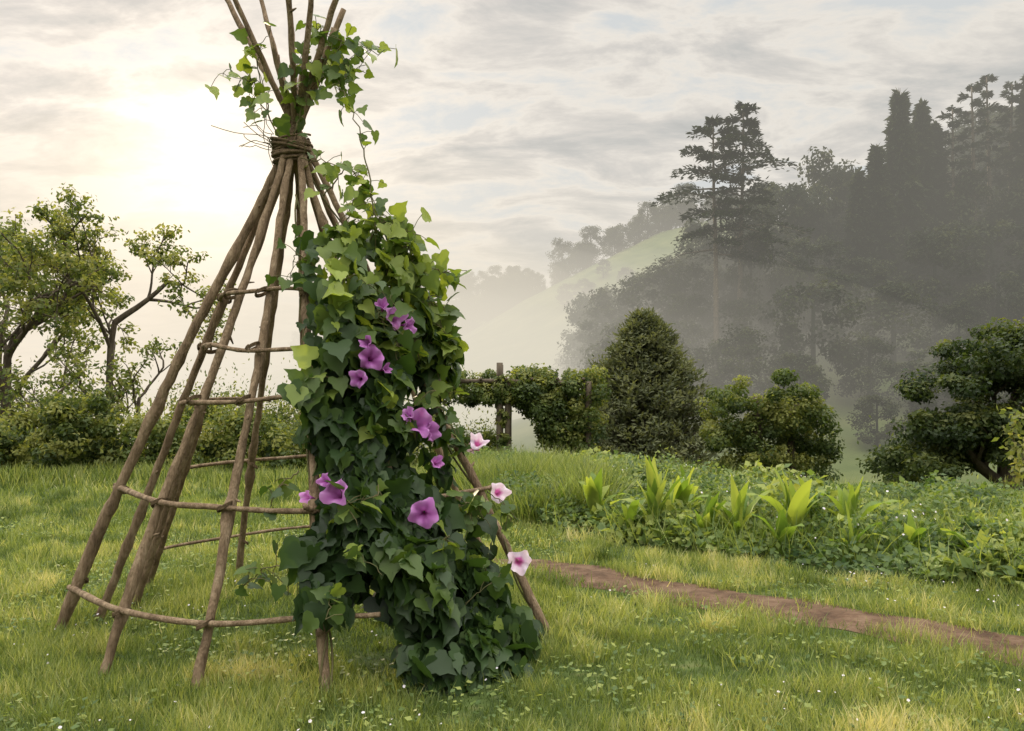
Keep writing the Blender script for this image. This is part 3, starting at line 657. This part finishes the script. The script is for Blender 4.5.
for x,y,tp_,w_ in ((44.4,80,30.6,2.2),(46.4,80,32.8,2.0),(48.4,81,34.2,2.1),(50.2,81,33.4,2.0)): pine(x,y,tp_,w_,.50,R(-.5,.5),20,70,(.35,.65))

# ---------------------------------------------------------------- mist banks (absorbing volumes, emission put in for scattered light)
def mist(name,c,r,dens,col,glow=1.0,shells=(1,.8,.6)):
    m,nt,out=newmat(name+'_volume');dens=dens/len(shells)
    ab=N(nt,'ShaderNodeVolumeAbsorption');ab.inputs['Color'].default_value=(0,0,0,1);ab.inputs['Density'].default_value=dens
    em=N(nt,'ShaderNodeEmission');em.inputs[0].default_value=(*col,1);em.inputs[1].default_value=dens*glow
    a2=N(nt,'ShaderNodeAddShader')
    nt.links.new(ab.outputs[0],a2.inputs[0])
    nt.links.new(em.outputs[0],a2.inputs[1]);nt.links.new(a2.outputs[0],out.inputs['Volume'])
    for s in shells:
        bpy.ops.mesh.primitive_uv_sphere_add(segments=64,ring_count=32,location=c);o=bpy.context.object
        o.scale=[q*s for q in r];o.name=name;o.data.materials.append(m)
        for p in o.data.polygons: p.use_smooth=True
mist('valley_mist',(-40,150,2),(116,105,36),.0088,(.84,.77,.65))
mist('valley_mist',(-85,150,0),(112,105,44),.0070,(1.05,.91,.72),1,(1,.7))  # warmer, brighter emission sunward: sun glow put into the mist colour
mist('valley_mist',(4,88,-2),(48,42,19),.0135,(.80,.745,.61))
mist('valley_mist',(60,75,8),(90,50,44),.0038,(.72,.69,.60),1,(1,))

# ---------------------------------------------------------------- world
SEL=math.radians(13);SAZ=math.radians(-20.5)
S=Vector((math.sin(SAZ)*math.cos(SEL),math.cos(SAZ)*math.cos(SEL),math.sin(SEL)))
w=bpy.data.worlds.new('World');bpy.context.scene.world=w;w.use_nodes=True;nt=w.node_tree
for n_ in list(nt.nodes): nt.nodes.remove(n_)
L=nt.links.new
out=N(nt,'ShaderNodeOutputWorld')
sky=N(nt,'ShaderNodeTexSky',sky_type='NISHITA');sky.sun_disc=False;sky.sun_elevation=SEL;sky.sun_rotation=SAZ;sky.dust_density=4;sky.air_density=1
tc=N(nt,'ShaderNodeTexCoord');sp=N(nt,'ShaderNodeSeparateXYZ');L(tc.outputs['Generated'],sp.inputs[0])
def mth(op,a,b_=None,c=None,clamp=False):
    n=N(nt,'ShaderNodeMath',operation=op);n.use_clamp=clamp
    for i_,v in enumerate((a,b_,c)):
        if v is None: continue
        if isinstance(v,(int,float)): n.inputs[i_].default_value=v
        else: L(v,n.inputs[i_])
    return n.outputs[0]
zc=mth('MAXIMUM',sp.outputs[2],0.0);den=mth('ADD',zc,.18)
px=mth('DIVIDE',sp.outputs[0],den);py=mth('DIVIDE',sp.outputs[1],den)
cb=N(nt,'ShaderNodeCombineXYZ');L(px,cb.inputs[0]);L(py,cb.inputs[1])
mp=N(nt,'ShaderNodeMapping');mp.inputs['Scale'].default_value=(1.2,2.0,1);mp.inputs['Rotation'].default_value=(0,0,.30);mp.inputs['Location'].default_value=(3.1,1.7,0);L(cb.outputs[0],mp.inputs[0])
n1=N(nt,'ShaderNodeTexNoise');n1.inputs['Scale'].default_value=2.1;n1.inputs['Detail'].default_value=7;n1.inputs['Roughness'].default_value=.62;n1.inputs['Distortion'].default_value=.3;L(mp.outputs[0],n1.inputs[0])
cl=ramp(nt,n1.outputs[0],[(.30,(.43,.445,.455)),(.39,(.55,.55,.545)),(.46,(.69,.66,.63)),(.53,(.88,.83,.765)),(.63,(.66,.70,.73))])
dp=N(nt,'ShaderNodeVectorMath',operation='DOT_PRODUCT');L(tc.outputs['Generated'],dp.inputs[0]);dp.inputs[1].default_value=S
d0=mth('MAXIMUM',dp.outputs['Value'],0.0)
g1=mth('MULTIPLY',mth('POWER',d0,30),.16);g2=mth('MULTIPLY',mth('POWER',d0,200),.80)
gs=mth('ADD',g1,g2)
gc=N(nt,'ShaderNodeMix',data_type='RGBA',blend_type='ADD');gc.inputs[0].default_value=1;L(cl,gc.inputs[6])
gm=N(nt,'ShaderNodeMix',data_type='RGBA',blend_type='MULTIPLY');gm.inputs[0].default_value=1;gm.inputs[6].default_value=(1,.82,.58,1);L(gs,gm.inputs[7]);L(gm.outputs[2],gc.inputs[7])
zb=N(nt,'ShaderNodeMapRange');zb.interpolation_type='SMOOTHSTEP';zb.inputs['From Min'].default_value=.45;zb.inputs['From Max'].default_value=.80;zb.inputs['To Min'].default_value=1;zb.inputs['To Max'].default_value=5.2;L(sp.outputs[2],zb.inputs[0])  # sky brightened overhead, out of view, added to light the lawn
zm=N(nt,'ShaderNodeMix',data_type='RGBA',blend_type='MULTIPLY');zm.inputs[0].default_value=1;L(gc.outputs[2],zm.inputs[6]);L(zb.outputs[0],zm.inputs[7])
b1=N(nt,'ShaderNodeBackground');L(sky.outputs[0],b1.inputs[0]);b1.inputs[1].default_value=.08
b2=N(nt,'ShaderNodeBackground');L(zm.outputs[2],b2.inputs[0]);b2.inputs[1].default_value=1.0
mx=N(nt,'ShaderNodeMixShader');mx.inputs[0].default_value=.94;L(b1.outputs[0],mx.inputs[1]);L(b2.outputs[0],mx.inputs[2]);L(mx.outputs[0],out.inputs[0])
sun=bpy.data.lights.new('sun','SUN');sun.energy=5.0;sun.angle=math.radians(3);sun.color=(1,.80,.54)
so=bpy.data.objects.new('sun',sun);C.objects.link(so);so.rotation_euler=S.to_track_quat('Z','Y').to_euler()

cam=bpy.data.cameras.new('camera');cam.sensor_width=36;cam.lens=28.125;cam.shift_y=34.5/1024;cam.clip_end=5000;cam.clip_start=.05
co=bpy.data.objects.new('camera',cam);C.objects.link(co);co.location=(0,0,1.5);co.rotation_euler=(math.radians(90),0,0)
sc=bpy.context.scene;sc.camera=co;sc.view_settings.view_transform='Standard';sc.view_settings.look='None';sc.view_settings.exposure=0
